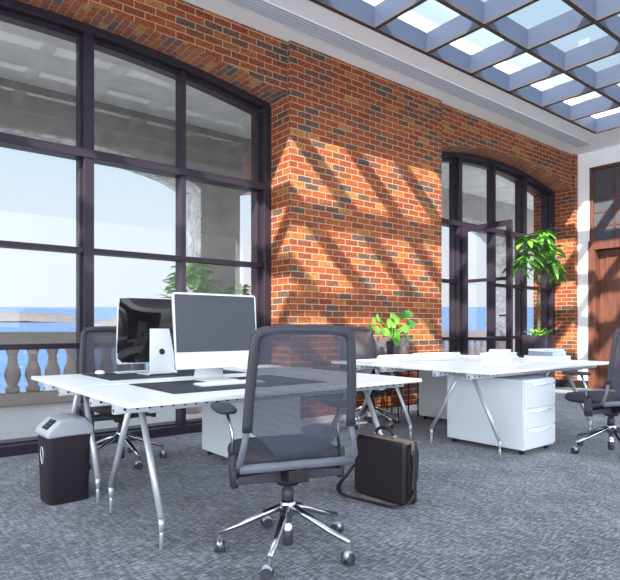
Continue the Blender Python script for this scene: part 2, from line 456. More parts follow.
# ------------------------------------------------------------------ windows
def arc_band(mb, W, inset0, inset1, y0, y1, n=48):
    xs = [W['x0']+inset0+(W['x1']-W['x0']-2*inset0)*i/n for i in range(n+1)]
    o = [(x, arch(W, x)-inset0) for x in xs]
    xi = [W['x0']+inset1+(W['x1']-W['x0']-2*inset1)*i/n for i in range(n+1)]
    q = [(x, arch(W, x)-inset1) for x in xi]
    for i in range(n):
        mb.prism([o[i], o[i+1], q[i+1], q[i]], lambda a, b, t: (a, t, b), y0, y1)
def window(name, W, thick, thin, open_bays=()):
    mb = MB(); y0, ym, y1 = 5.20, 5.29, 5.40
    e = .0
    arc_band(mb, W, .0, .07, y0, ym); arc_band(mb, W, .0, .118, ym, y1)
    for x, sg in ((W['x0'], 1), (W['x1'], -1)):
        mb.bb((x, y0, 0), (x+sg*.085, ym, arch(W, x)-.03)); mb.bb((x, ym, 0), (x+sg*.135, y1, arch(W, x)-.08))
    mb.bb((W['x0'], y0-.0, 0), (W['x1'], ym, .085)); mb.bb((W['x0'], ym, 0), (W['x1'], y1+.06, .10))
    fo = struct(mb.build(name, M['frame'], bevel=.004))
    for x in thick:
        MB().bb((x-.04, 5.215, .085), (x+.05, 5.30, arch(W, x)-.07)).bb((x-.065, 5.28, .085), (x+.05, 5.38, arch(W, x)-.08)).build('mullion', M['frame'], fo, bevel=.005)
    for x in thin:
        MB().bb((x-.025, 5.225, .085), (x+.025, 5.37, arch(W, x)-.08)).build('mullion', M['frame'], fo, bevel=.004)
    xs = sorted([W['x0']+.09]+list(thick)+list(thin)+[W['x1']-.09])
    MB().bb((W['x0']+.02, 5.205, 2.61), (W['x1']-.03, 5.37, 2.69)).build('transom', M['frame'], fo, bevel=.006)
    for a, b in zip(xs, xs[1:]):
        pn = MB().prism([(a, 2.65), (b, 2.65), (b, arch(W, b)-.05)]+[(a+(b-a)*(1-i/8), arch(W, a+(b-a)*(1-i/8))-.05) for i in range(1, 8)]+[(a, arch(W, a)-.05)],
                   lambda p, q, t: (p, t, q), 5.315, 5.321)
        pn.build('upper_pane', M['glass'], fo)
        if any(a-.1 < o < b+.1 and a < o < b for o in open_bays): continue
        for z in (1.775, .91):
            MB().bb((a, 5.235, z-.024), (b, 5.35, z+.024)).build('glazing_bar', M['frame'], fo)
        MB().bb((a, 5.315, .09), (b, 5.321, 2.65)).build('pane', M['glass'], fo)
    return fo
window('window_1', W1, (-.28, 1.604), (.66, 2.545))
window('window_2', W2, (7.10, 8.93), (8.03,), open_bays=(7.5,))

# glazed leaf standing open into the room
lf = MB(); xl = 7.11; ya, yb = 4.37, 5.20
lf.bb((xl, ya, .03), (xl+.045, ya+.085, 2.60)); lf.bb((xl, yb-.085, .03), (xl+.045, yb, 2.60))
lf.bb((xl, ya+.085, 2.52), (xl+.045, yb-.085, 2.60)); lf.bb((xl, ya+.085, .03), (xl+.045, yb-.085, .14))
for z in (1.775, .91): lf.bb((xl+.003, ya+.085, z-.024), (xl+.042, yb-.085, z+.024))
lo = struct(lf.build('door_1', M['frame'], bevel=.004))
MB().bb((xl+.02, ya+.084, .139), (xl+.026, yb-.084, 2.521)).build('door_glass', M['glass'], lo)
MB().bb((xl-.05, ya+.03, 1.19), (xl, ya+.055, 1.27)).bb((xl-.055, ya+.03, 1.235), (xl-.035, ya+.16, 1.26)).build('door_handle', M['black'], lo, bevel=.004)

# ------------------------------------------------------------------ terrace, loggia, sea
struct(MB().bb((-14, YB-.27, -.25), (24, 9.0, -.004)).build('terrace_floor', M['tile']))
mb = MB(); mb.bb((-14, YB+.001, 4.37), (24, 8.3, 4.6)); struct(mb.build('terrace_ceiling', M['concretelight']))
OP = [(-11.3, -6.4), (-5.6, -.78), (-.05, 4.37), (5.08, 9.25), (9.95, 13.42), (14.2, 18.4)]
mb = MB(); Y0, Y1 = 8.3, 8.99
xs = -14
ends = [-14]
for a, b in OP:
    mb.bb((ends[-1], Y0, 0), (a, Y1, 4.6)); ends.append(b)
    c = (a+b)/2; hw = (b-a)/2; n = 28; top = 3.75
    zf = lambda x: top-.30*((x-c)/hw)**2-.25*max(0, abs((x-c)/hw)-.8)**1.5*4
    for i in range(n):
        u, w = a+(b-a)*i/n, a+(b-a)*(i+1)/n
        mb.prism([(u, zf(u)), (w, zf(w)), (w, 4.6), (u, 4.6)], lambda p, q, t: (p, t, q), Y0, Y1)
mb.bb((ends[-1], Y0, 0), (24, Y1, 4.6))
struct(mb.build('terrace_outer_wall', M['concrete']))
mb = MB()      # pale stone lining of the openings
for a, b in OP:
    c = (a+b)/2; hw = (b-a)/2; n = 28; top = 3.75
    zf = lambda x: top-.30*((x-c)/hw)**2-.25*max(0, abs((x-c)/hw)-.8)**1.5*4
    for i in range(n):
        u, w = a+(b-a)*i/n, a+(b-a)*(i+1)/n
        mb.prism([(u, zf(u)-.02), (w, zf(w)-.02), (w, zf(w)+.002), (u, zf(u)+.002)], lambda p, q, t: (p, t, q), Y0+.01, Y1+.01)
    mb.bb((b-.02, Y0+.01, 0), (b+.002, Y1+.01, zf(b))); mb.bb((a-.002, Y0+.01, 0), (a+.02, Y1+.01, zf(a)))
struct(mb.build('terrace_arch_lining', M['stone']))

def balustrade(x0, x1, label, first):
    t = thing('stone_balustrade', label, 'balustrade', (0, 0, 0), 0, 'balustrades between the terrace pillars')
    MB().bb((x0+.025, 8.54, .83), (x1-.025, 8.84, 1.018)).build('handrail', M['sandstone'], t, bevel=.015)
    MB().bb((x0+.025, 8.54, 0), (x1-.025, 8.84, .165)).build('plinth', M['sandstone'], t, bevel=.01)
    n = int((x1-x0-.1)/.247); prof = [(.075, .165), (.075, .24), (.055, .25), (.05, .28), (.062, .32), (.082, .40), (.078, .47), (.05, .58), (.042, .61),
        (.056, .625), (.042, .64), (.05, .70), (.066, .755), (.066, .77), (.075, .775), (.075, .83)]
    global BAL
    for i in range(n):
        x = x0+(x1-x0)*(i+.5)/n
        if BAL is None:
            BAL = MB().lathe([(a*1.3 if .17 < z < .77 else a*1.12, z) for a, z in prof], (0, 0, 0), None, 14).build('baluster', M['sandstone'], t); q = BAL
        else:
            q = BAL.copy(); COL.objects.link(q); q.parent = t
        q.location = (x, 8.69, 0)
BAL = None
balustrade(-.05, 4.37, 'stone balustrade with urn balusters outside the large left window', True)
balustrade(9.95, 13.42, 'stone balustrade seen through the open door of the right window', False)

f2 = Vector((.6247, .7809, 0)); rt = Vector((.7809, -.6247, 0))
def far(D, lat, z): return f2*D+rt*lat+Vector((0, 0, z))
kz = .0428
S = MB(); NS = 24
S.grid([[far(D, l*D, -20+kz*D) for l in [-1.6+3.2*j/6 for j in range(7)]] for D in (110, 300, 600, 1200, 2200, 4000)], None)
struct(S.build('sea', M['sea']))
def hills(name, D, px0, px1, prof, depth):
    mb = MB(); rows = []
    N_ = 60
    for k in range(9):
        u = k/8; row = []
        for i in range(N_+1):
            px = px0+(px1-px0)*i/N_; lat = (px-310)/560
            Dk = D+depth*u; zs = -20+kz*Dk
            hgt = 0
            for (p0, h0), (p1, h1) in zip(prof, prof[1:]):
                if p0 <= px <= p1: hgt = h0+(h1-h0)*(px-p0)/(p1-p0)
            rr = random.uniform(.8, 1.2)
            zz = zs-.5+hgt*math.sin(min(1, u*1.25+.12)*math.pi/1.9)*rr*(1 if u < .95 else .6)
            row.append(far(Dk, lat*D, zz))
        rows.append(row)
    mb.grid(rows); struct(mb.build(name, M['rock']))
hills('rocky_island', 640, -160, 78, [(-160, 9), (-40, 11), (0, 9.5), (25, 9), (45, 6), (62, 4), (78, .3)], 90)
hills('rocky_headland', 470, 62, 200, [(62, .3), (70, 3), (85, 5.5), (100, 11), (118, 17), (150, 22), (200, 14)], 90)

# ------------------------------------------------------------------ desks
def make_desk(label, x0, y0, x1, depth, fx, ends_out=0):
    """desk with left-near corner x0,y0; fx = how far the feet stand in from the ends"""
    L_ = x1-x0; t = thing('office_desk', label, 'desk', (x0+L_/2, y0+depth/2, 0), 0, 'white office desks')
    hx, hy = L_/2, depth/2
    MB().bb((-hx, -hy, .707), (hx, hy, .73)).build('tabletop', M['white'], t, bevel=.003)
    for sy in (-1, 1):
        mb = MB(); yy = -.27 if sy < 0 else .07
        mb.sweep([(-hx+.0, yy, .683), (hx-.0, yy, .683)], .046, .046, M['rail'], 16, sq=True)
        n = int(L_/.062)
        for i in range(n):
            x = -hx+.045+i*.062
            for s2 in (-1, 1):
                mb.box((x, yy+s2*.0245, .682), (.011, .004, .011), M['hole'])
        for sx in (-1, 1):
            mb.box((sx*hx, yy, .677), (.004, .014, .014), M['hole'])
        mb.build('rail', M['rail'], t)
    for sx in (-1, 1):
        xx = sx*(hx-fx); MB().box((xx, -.10, .672), (.05, .36, .045)).build('leg_bracket', M['rail'], t, bevel=.006)
        for sy in (-1, 1):
            top = Vector((xx, sy*.07-.03, .665)); ank = Vector((xx, sy*.35-.01, .15)); ft = Vector((xx, sy*.352-.01, .0))
            MB().sweep([top, top.lerp(ank, .5), ank], .034, None, None, 14, up=(1, 0, 0), taper=(.95, 1.0)).sweep([ank, ank.lerp(ft, .22), ank.lerp(ft, .44)], .034, None, None, 14, up=(1, 0, 0), taper=(1, .62)) \
                .sweep([ank.lerp(ft, .12), ft], .021, None, None, 12, up=(1, 0, 0)).build('leg', M['alu'], t)
    return t
make_desk('white desk nearest the camera with perforated rail, dark mat and grey-screened computer', .93, 2.47, 2.94, .905, .20)
make_desk('white desk behind the nearest one, by the big left window, with black-backed computer', .93, 3.405, 2.94, .905, .20)
make_desk('right-hand white desk standing over the large drawer cabinet, with two stacks of books', 3.77, 2.50, 5.92, .92, .29)
make_desk('white desk at the brick wall with paper rolls, behind the right-hand desk', 3.77, 3.45, 5.92, .92, .29)

def mat_pad(x0, y0, x1, y1, label):
    tag(MB().bb((-(x1-x0)/2, -(y1-y0)/2, 0), ((x1-x0)/2, (y1-y0)/2, .004)).build('desk_mat', M['mat'], None, bevel=.001, loc=((x0+x1)/2, (y0+y1)/2, .7302)), label, 'desk mat', 'dark desk mats')
mat_pad(1.25, 2.68, 2.28, 3.30, 'dark grey desk mat under the white keyboard on the nearest desk')
mat_pad(1.25, 3.62, 2.28, 4.24, 'dark grey desk mat under the black-backed computer by the window')

# ------------------------------------------------------------------ computers
def computer(label, loc, rz, group):
    t = thing('desktop_computer', label, 'computer', loc, rz, group)
    w, h, z0, tz = .30, .475, .08, R(5)     # front faces -Y
    rot = Matrix.Rotation(-tz, 3, 'X')
    def P(x, y, z):
        v = Vector((x, y, z-z0-h/2)); v.rotate(rot.to_euler()); return v+Vector((0, .0, z0+h/2))
    # shell: thin at the rim, bulging behind
    mb = MB()
    n = 14; m_ = 12
    rows = []
    for j in range(m_+1):
        row = []
        for i in range(n+1):
            u = -1+2*i/n; v2 = -1+2*j/m_
            b = (1-abs(u)**3)*(1-abs(v2)**3)
            row.append(P(u*(w-.004), .012+.035*b, z0+h/2+v2*(h/2-.004)))
        rows.append(row)
    mb.grid(rows).build('back_shell', M['gloss'], t)
    poly = []
    for cx, cz, a0 in ((w-.02, h-.02, 0), (-w+.02, h-.02, 90), (-w+.02, .012, 180), (w-.02, .012, 270)):
        r = .02 if a0 < 180 else .012
        for k in range(5):
            a = R(a0+22.5*k); poly.append((cx+math.cos(a)*r, cz+math.sin(a)*r))
    MB().prism(poly, lambda a, b, q: P(a, q, z0+b), -.006, .013).build('casing', M['silver'], t, bevel=.002)
    MB().prism([(-w+.012, .105), (w-.012, .105), (w-.012, h-.012), (-w+.012, h-.012)], lambda a, b, q: P(a, q, z0+b), -.0075, -.0055).build('screen', M['screen'], t)
    # stand: bent sheet
    s = MB(); prof = [(-.085, .004), (.10, .004), (.115, .012), (.112, .03), (.052, .33)]
    W0 = [.11, .11, .11, .105, .075]
    P_ = [[(sx*W0[i], y, z) for sx in (-1, 1)] for i, (y, z) in enumerate(prof)]
    s.grid(P_)
    st = s.build('stand', M['silver'], t, solid=.008, bevel=.002)
    MB().lathe([(.022, -.001), (.022, .002)], (0, .0895, .165), None, 20, rot=Matrix.Rotation(R(-79), 3, 'X')).build('cable_hole', M['hole'], t)
    return t
c1 = computer('silver computer with plain grey screen facing the room on the nearest desk', (1.775, 3.17, .735), R(0), 'computers on the desks')
c2 = copy_tree(c1); c2.location = (1.68, 3.90, .735); c2.rotation_euler = (0, 0, R(183))
c2['label'] = 'computer turned away, showing glossy black back and silver stand'

def keyboard(loc, rz, label):
    t = thing('keyboard', label, 'keyboard', loc, rz, 'white keyboards')
    MB().prism([(-.06, 0), (.06, 0), (.06, .012), (-.06, .005)], lambda a, b, q: (q, a, b), -.215, .215).build('body', M['silver'], t, bevel=.002)
    k = MB()
    for r in range(5):
        for c in range(14):
            if r == 0 and 3 < c < 9: continue
            y = -.044+r*.022; z = .0055+(y+.06)/.12*.007
            k.box((-.196+c*.0302, y, z+.001), (.025, .018, .003))
    k.box((-.196+6*.0302, -.044, .0075), (.145, .018, .003))
    k.build('keys', M['white'], t)
keyboard((1.73, 2.93, .7345), 0, 'slim white keyboard on the mat of the nearest desk')
keyboard((1.68, 4.14, .7345), R(180), 'slim pale keyboard on the mat by the window')
mo = MB().lathe([(.005, 0), (.95, .0), (1, .3), (.85, .7), (.5, .95), (.05, 1)], (0, 0, 0), None, 20)
o = mo.build('computer_mouse', M['white'], None, loc=(1.36, 4.16, .7345)); o.scale = (.034, .055, .026)
tag(o, 'white computer mouse on the dark mat by the window', 'mouse')

# ------------------------------------------------------------------ office chair
def make_chair(label, a0=0, net='net'):
    t = thing('office_chair', label, 'chair', (0, 0, 0), 0, 'mesh-backed office chairs')
    # star base
    MB().lathe([(.018, .045), (.024, .05), (.024, .12), (.020, .125), (.020, .17), (.04, .18), (.042, .235), (.03, .25)], m=M['chrome']).build('hub', M['chrome'], t)
    MB().lathe([(.021, .03), (.026, .035), (.026, .10), (.0245, .102)], m=None).build('hub_sleeve', M['dgrey'], t)
    MB().lathe([(.029, .245), (.029, .30), (.022, .302), (.022, .33)]).build('gas_column', M['dgrey'], t)
    for k in range(5):
        a = R(a0+72*k); dx = Vector((math.cos(a), math.sin(a), 0))
        MB().sweep([dx*.03+Vector((0, 0, .215)), dx*.12+Vector((0, 0, .18)), dx*.22+Vector((0, 0, .138)), dx*.33+Vector((0, 0, .098))],
                   .042, .034, None, 12, taper=(1.1, .62)).build('base_leg', M['chrome'], t)
        cs = MB(); cc = dx*.325+Vector((0, 0, 0)); sd = Vector((-dx.y, dx.x, 0))
        off = -sd*.012
        cs.sweep([cc+Vector((0, 0, .05)), cc+Vector((0, 0, .1))], .018, None, M['grey'], 10)
        for s in (-1, 1):
            c = cc+dx*s*.016+off
            cs.sweep([c+Vector((0, 0, .029))-dx*.009, c+Vector((0, 0, .029))+dx*.009], .052, None, M['dgrey'], 18)
        cs.sweep([cc+off+Vector((0, 0, .045))-dx*.012, cc+off+Vector((0, 0, .045))+dx*.012], .044, None, M['alu'], 14)
        cs.build('caster', None, t)
    # mechanism and side wings
    mc = MB(); mc.lathe([(.05, .32), (.06, .33), (.06, .41), (.045, .42)], m=None)
    mc.sweep([(-.05, -.06, .385), (.05, -.06, .385)], .07, .07, None, 14)
    mc.bb((-.05, -.16, .365), (.05, .14, .425))
    mc.build('seat_mechanism', M['black'], t, bevel=.006)
    wg = MB()
    wg.prism([(0, .33), (.07, .345), (.265, .35), (.265, .375), (.245, .385), (.07, .40), (0, .38), (-.07, .40), (-.245, .385), (-.265, .375), (-.265, .35), (-.07, .345)],
             lambda a, b, q: (a, q, b), -.045, .035)
    wg.build('side_wing', M['dgrey'], t, bevel=.006)
    for s in (-1, 1):
        MB().sweep([(s*.265, -.005, .335), (s*.27, -.005, .40), (s*.272, .0, .48)], .03, .07, None, 12, up=(0, 1, 0), sq=True).build('arm_bracket', M['dgrey'], t)
        MB().sweep([(s*.27, .0, .46), (s*.268, .02, .58), (s*.288, .05, .68)], .015, .022, None, 12, up=(0, 1, 0)).build('arm_post', M['chrome'], t)
        ap = MB(); ap.lathe([(.9, 0), (1, .25), (1, .75), (.9, 1)], (0, 0, 0), None, 28, sq=.55)
        o = ap.build('armrest', M['dgrey'], t); o.scale = (.048, .135, .026); o.location = (s*.292, .10, .674)
    # seat cushion
    rows = []; n = 16
    st = MB()
    prof = [(.90, 0), (.985, .2), (1, .45), (.985, .7), (.93, .92), (.8, 1.0), (.5, .99), (.05, .96)]
    st.lathe(prof, (0, 0, 0), None, 36, sq=.5)
    o = st.build('seat', M['seat'], t); o.scale = (.252, .24, .075); o.location = (0, .095, .425)
    # back frame
    def W_(z): return .248+.006*math.sin((z-.6)/.46*math.pi*.9) - .030*(z-.6)/.46
    def Yb(z): return -.165-.02*math.sin((z-.45)/.6*math.pi)-.075*max(0, (z-.62)/.44)**1.3
    L_ = []; zs = [.615+.395*i/10 for i in range(11)]
    for z in zs: L_.append((W_(z), Yb(z), z))
    top = []
    for i in range(1, 6):
        a = R(90*i/5); top.append((W_(1.01)-.045*(1-math.cos(a)) , Yb(1.01+.045*math.sin(a)), 1.01+.045*math.sin(a)))
    topmid = [(x, Yb(1.057), 1.057+.006*(1-(x/.2)**2)) for x in (.12, .05, 0)]
    half = L_+top+topmid; path = half+[(-x, y, z) for x, y, z in half[::-1][1:]]
    MB().sweep(path, .046, .026, None, 14, up=(0, 1, 0), sq=False).build('back_frame', M['dgrey'], t)
    # mesh panel
    rows = []
    for i in range(25):
        z = .455+(1.05-.455)*i/24
        w = W_(z)-.004 if z > .62 else .105+(W_(.62)-.004-.105)*((z-.455)/.165)**1.7
        if z > 1.0: w = W_(1.0)-.02
        row = []
        for j in range(15):
            u = -1+2*j/14; row.append((u*w, Yb(z)-.028*(1-u*u)*(.4+.6*min(1, (z-.45)/.3)) + (.03 if z < .5 else 0)*(1-(z-.455)/.045), z))
        rows.append(row)
    MB().grid(rows).build('backrest_mesh', M[net], t)
    # light grey struts and cross bar behind the seat
    for s in (-1, 1):
        MB().sweep([(s*W_(.62), Yb(.62), .63), (s*.262, -.18, .55), (s*.278, -.165, .475), (s*.272, -.14, .445)], .030, .022, None, 12, up=(0, 1, 0)).build('back_strut', M['grey'], t)
        MB().sweep([(s*.262, -.16, .452), (s*.27, -.08, .43), (s*.27, .0, .425)], .024, .03, None, 12).build('side_strut', M['dgrey'], t)
    MB().sweep([(-.274, -.155, .448), (-.12, -.175, .452), (0, -.178, .455), (.12, -.175, .452), (.274, -.155, .448)], .03, .042, None, 14).build('cross_bar', M['grey'], t)
    MB().sweep([(0, -.17, .445), (0, -.08, .40)], .06, .03, None, 12).build('tilt_arm', M['dgrey'], t)
    return t
ch1 = make_chair('grey mesh office chair in the foreground with its back to the camera', 22)
ch1.location = (1.60, 2.17, 0); ch1.rotation_euler = (0, 0, R(-18))
ch2 = copy_tree(ch1); ch2.location = (5.00, 2.13, 0); ch2.rotation_euler = (0, 0, R(-17)); ch2['label'] = 'grey mesh office chair cut off by the right edge of the photo'
ch3 = copy_tree(ch1); ch3.location = (1.62, 4.44, 0); ch3.rotation_euler = (0, 0, R(180)); ch3['label'] = 'mesh office chair at the far side of the left desks, before the big window'
ch4 = copy_tree(ch1); ch4.location = (4.36, 4.40, 0); ch4.rotation_euler = (0, 0, R(176)); ch4['label'] = 'mesh office chair by the brick wall, partly hidden behind the foreground chair'
for c in (ch3, ch4):
    for x in bpy.data.objects:
        if x.parent == c and x.name.startswith('backrest_mesh'):
            x.data = x.data.copy(); x.data.materials[0] = M['net2']

# ------------------------------------------------------------------ pedestals
def pedestal(label, x0, x1, y0, y1, h, front=-1):
    t = thing('drawer_cabinet', label, 'cabinet', ((x0+x1)/2, (y0+y1)/2, 0), 0, 'white drawer cabinets')
    hx, hy = (x1-x0)/2, (y1-y0)/2
    MB().bb((-hx, -hy, .045), (hx, hy, h)).build('body', M['cab'], t, bevel=.004)
    H = h-.045-.03
    zs = [.06, .06+H*.30, .06+H*.60, .06+H]
    for a, b in zip(zs, zs[1:]):
        dw = MB(); y = front*hy
        dw.bb((-hx+.006, y, a+.004), (hx-.006, y+front*.014, b-.004))
        o = dw.build('drawer', M['cab'], t, bevel=.002)
        hd = MB(); hd.sweep([(-hx*.5, y+front*.014, b-.03), (-hx*.5, y+front*.034, b-.03), (hx*.5, y+front*.034, b-.03), (hx*.5, y+front*.014, b-.03)], .012, .018, None, 8)
        hd.build('handle', M['white'], o)
    for sx in (-1, 1):
        for sy in (-1, 1):
            c = Vector((sx*(hx-.05), sy*(hy-.05), .0))
            MB().sweep([c+Vector((-.014, 0, .022)), c+Vector((.014, 0, .022))], .044, None, None, 14).box(c+Vector((0, 0, .04)), (.03, .03, .012)).build('caster', M['black'], t)
    MB().lathe([(.007, 0), (.007, .003)], (hx-.03, front*(hy+.014), h-.05), None, 12, rot=Matrix.Rotation(R(90), 3, 'X')).build('lock', M['hole'], t)
    return t
pedestal('large white three-drawer cabinet under the right-hand desk', 4.30, 4.80, 2.53, 3.31, .635)
pedestal('white cabinet under the desk at the brick wall, seen left of the large one', 5.12, 5.58, 3.60, 4.34, .635, 1)
pedestal('white cabinet under the window-side desk behind the foreground chair', 2.25, 2.70, 3.50, 4.28, .64)

# ------------------------------------------------------------------ waste bin / shredder
t = thing('waste_bin', 'dark plastic bin with pale grey slotted lid beside the left desk leg', 'bin', (.99, 3.70, 0), R(3))
MB().lathe([(.105, .0), (.112, .006), (.124, .41), (.126, .42)], m=None, n=40, sx=1.08, sy=.94, sq=.28).build('body', M['bin'], t)
MB().prism([(-.142, .405), (-.142, .445), (-.065, .512), (.02, .522), (.09, .512), (.142, .465), (.142, .405)], lambda a, b, q: (a, q, b), -.122, .122).build('lid', M['lid'], t, bevel=.022, seg=4)
rot = Euler((0, R(-41), 0)).to_matrix()
MB().box((-.100, -.035, .482), (.075, .095, .012), None, rot=rot).build('slot_panel', M['black'], t, bevel=.003)
tx = MB()
for i, w in enumerate((.05, .066, .04)):
    tx.box(Vector((-.118+i*.017, -.035, .4745+i*.0148)), (.005, w, .004), None, rot=rot)
tx.build('panel_marks', M['grey'], t)
sh = []
for k in range(25):
    a = k/24*2*math.pi
    xx = .026*math.sin(a); zz = math.cos(a)
    zz = .045*zz if zz > 0 else .06*zz*(1-.0*abs(xx))
    if math.cos(a) < 0: xx = .026*math.sin(a)*(1-.35*abs(math.cos(a)))
    sh.append((-.1325+(.0+(zz)*-.03), xx, .30+zz))
MB().sweep(sh[:-1], .005, None, None, 6, up=(1, 0, 0), closed=True).build('shield_emblem', M['silver'], t)
MB().box((.138, -.05, .42), (.012, .06, .03)).build('latch', M['black'], t, bevel=.003)

# ------------------------------------------------------------------ briefcase
t = thing('briefcase', 'dark leather satchel briefcase standing on the carpet beside the foreground chair', 'bag', (2.575, 2.455, 0), R(2))
MB().prism([(-.068, .004), (.066, .004), (.062, .36), (.02, .385), (-.045, .385), (-.068, .36)], lambda a, b, q: (a, q, b), -.2, .2).build('body', M['leather'], t, bevel=.012)
MB().prism([(-.050, .368), (.024, .368), (.02, .39), (-.046, .39)], lambda a, b, q: (a, q, b), -.205, .205).build('top_trim', M['tan'], t, bevel=.006)
MB().bb((-.077, -.203, .02), (-.066, .203, .362)).build('back_panel', M['leather'], t, bevel=.005)
MB().prism([(.06, .12), (.085, .14), (.095, .3), (.07, .372), (.03, .386), (.03, .37), (.06, .35)], lambda a, b, q: (a, q, b), -.19, .19).build('front_flap', M['leather'], t, bevel=.006)
MB().bb((-.03, -.212, .02), (-.005, -.197, .35)).bb((.02, -.212, .02), (.04, -.197, .34)).build('side_gusset', M['leather'], t, bevel=.004)
MB().sweep([(-.012, -.075, .388), (-.012, -.062, .425), (-.012, -.03, .443), (-.012, .03, .443), (-.012, .062, .425), (-.012, .075, .388)], .022, .012, None, 10, up=(1, 0, 0)).build('handle', M['leather'], t)
MB().box((-.012, -.078, .395), (.03, .026, .022)).box((-.012, .078, .395), (.03, .026, .022)).build('handle_mount', M['chrome'], t, bevel=.004)
MB().box((0.0, -.215, .35), (.022, .012, .07)).build('strap_tab', M['tan'], t, bevel=.004)
MB().box((0.0, -.222, .32), (.026, .01, .02)).build('buckle', M['alu'], t, bevel=.003)
stp = [(0, -.224, .335), (0, -.228, .2), (-.02, -.232, .09), (-.07, -.225, .03), (-.125, -.17, .012), (-.15, -.05, .010), (-.165, .06, .010), (-.185, .16, .012), (-.19, .225, .03), (-.15, .255, .07), (-.08, .245, .13), (-.02, .225, .22), (0, .212, .33)]
def smooth(pts, k=4):
    P = [Vector(p) for p in pts]; out = []
    for i in range(len(P)-1):
        p0, p1, p2, p3 = P[max(i-1, 0)], P[i], P[i+1], P[min(i+2, len(P)-1)]
        for j in range(k):
            u = j/k; out.append(.5*((2*p1)+(p2-p0)*u+(2*p0-5*p1+4*p2-p3)*u*u+(3*p1-p0-3*p2+p3)*u**3))
    return out+[P[-1]]
MB().sweep(smooth(stp), .036, .007, None, 8, up=(0, 0, 1)).build('shoulder_strap', M['leather'], t)

# ------------------------------------------------------------------ plants
def leaf(mb, p, dr, up, L, W, m, fold=.25, droop=.3, n=5, rnd=False):
    d = Vector(dr).normalized(); x = d.cross(Vector(up)); 
    if x.length < .01: x = Vector((1, 0, 0))
    x.normalize(); u = x.cross(d).normalized(); p = Vector(p)
    rows = []
    for i in range(n+1):
        s = i/n; w = W/2*(math.sin(math.pi*min(1, s*.96+.03))**(.5 if rnd else .75))
        c = p+d*L*s-Vector((0, 0, 1))*droop*L*s*s
        rows.append([c-x*w+u*w*fold, c, c+x*w+u*w*fold])
    mb.grid(rows, m)
# pot on the wire stand by the brick pier
t = thing('potted_plant', 'small round-leaved green plant in a dark tapered pot against the brick pier', 'plant', (4.87, 4.52, .62))
MB().lathe([(.052, 0), (.058, .005), (.08, .30), (.075, .30), (.07, .28)], m=None, n=4, sq=0).build('pot', M['potblack'], t, bevel=.008)
MB().lathe([(.062, .27), (.01, .285)], m=None, n=12).build('soil', M['soil'], t)
random.seed(11)
fo = MB(); sm = MB()
tips = [(-.27, 0, .43), (-.2, .02, .48), (-.06, -.03, .52), (-.02, .0, .56), (.06, -.02, .56), (.14, .02, .54), (.2, -.02, .47), (.1, -.05, .43), (.12, -.05, .38), (-.14, -.04, .36),
        (-.05, -.05, .34), (.05, -.06, .33), (.22, .03, .4), (.0, .03, .45), (-.12, .05, .52), (.16, -.06, .34), (-.22, -.05, .42), (.03, .04, .4), (.25, .0, .44), (-.1, .0, .42), (.19, .0, .56), (.02, -.07, .30)]
for x, y, z in tips:
    c = Vector((x*1.2-.03, y, z+.03)); b = Vector((x*.1, y*.1, .29)); mid = b.lerp(c, .55)+Vector((0, 0, .04))
    sm.sweep(smooth([b, mid, c], 3), .006, None, None, 5)
    dr = Vector((x*2+random.uniform(-.7, .7), -.25, random.uniform(-.8, .6)))
    leaf(fo, c, dr, (random.uniform(-.4, .4), -1, .45), random.uniform(.075, .115), random.uniform(.085, .115), M[random.choice(['leaf', 'leaf', 'leafdk'])], .08, .15, rnd=True)
sm.build('stems', M['leaf'], t); fo.build('foliage', None, t)
s = thing('plant_stand', 'speckled grey planter trough on thin dark wire legs against the brick pier', 'plant stand', (5.0, 4.62, 0))
MB().bb((-.31, -.075, .60), (.29, .16, .615)).bb((-.31, .03, .6), (.29, .16, .955)).build('trough', M['potgrey'], s, bevel=.004)
MB().bb((-.29, -.155, .606), (.15, -.075, .616)).build('shelf', M['wire'], s, bevel=.002)
for sx in (-.27, -.08, .1, .27):
    for sy in (-.13, .14):
        MB().bb((sx-.006, sy-.006, 0), (sx+.006, sy+.006, .605)).build('leg', M['wire'], s)
MB().bb((-.28, -.136, .15), (.28, -.124, .162)).bb((-.28, .134, .15), (.28, .146, .162)).bb((-.28, -.136, .594), (.28, -.124, .606)).build('cross_wire', M['wire'], s)

# tree in the tall dark planter
t = thing('potted_tree', 'tall thin-stemmed leafy tree in a dark square planter by the right window', 'plant', (8.22, 4.58, 0))
MB().lathe([(.20, 0), (.205, .006), (.27, .955), (.265, .96), (.25, .96), (.245, .93)], m=None, n=4, rot=Matrix.Rotation(R(10), 3, 'Z')).build('planter', M['potblack'], t, bevel=.01)
MB().lathe([(.2, .92), (.02, .94)], m=None, n=10).build('soil', M['soil'], t)
tr = MB()
for ph in (0, 2.1, 4.2):
    pts = [(.016*math.cos(ph+z*5)*(1-z*.1), .016*math.sin(ph+z*5), .92+z) for z in [i*.08 for i in range(13)]]
    tr.sweep(pts, .014, None, None, 7)
tops = []
for k, (x, y, z) in enumerate([(-.28, -.05, 2.2), (-.1, -.12, 2.45), (.1, .0, 2.55), (.34, -.05, 2.35), (.3, .1, 2.05), (-.35, .02, 2.38), (-.02, -.2, 2.2), (.15, -.15, 2.3), (-.55, -.1, 2.1), (.5, -.05, 1.98), (-.2, .1, 2.25), (.2, -.1, 2.15), (-.72, 0, 1.98), (-.5, -.1, 2.4), (0, 0, 2.4)]):
    tr.sweep(smooth([(0, 0, 1.75), (x*.3, y*.3, 1.75+(z-1.75)*.6), (x, y, z)], 4), .011, None, None, 6, taper=(1, .5)); tops.append(Vector((x, y, z)))
tr.build('trunk', M['stem'], t)
random.seed(5); fo = MB()
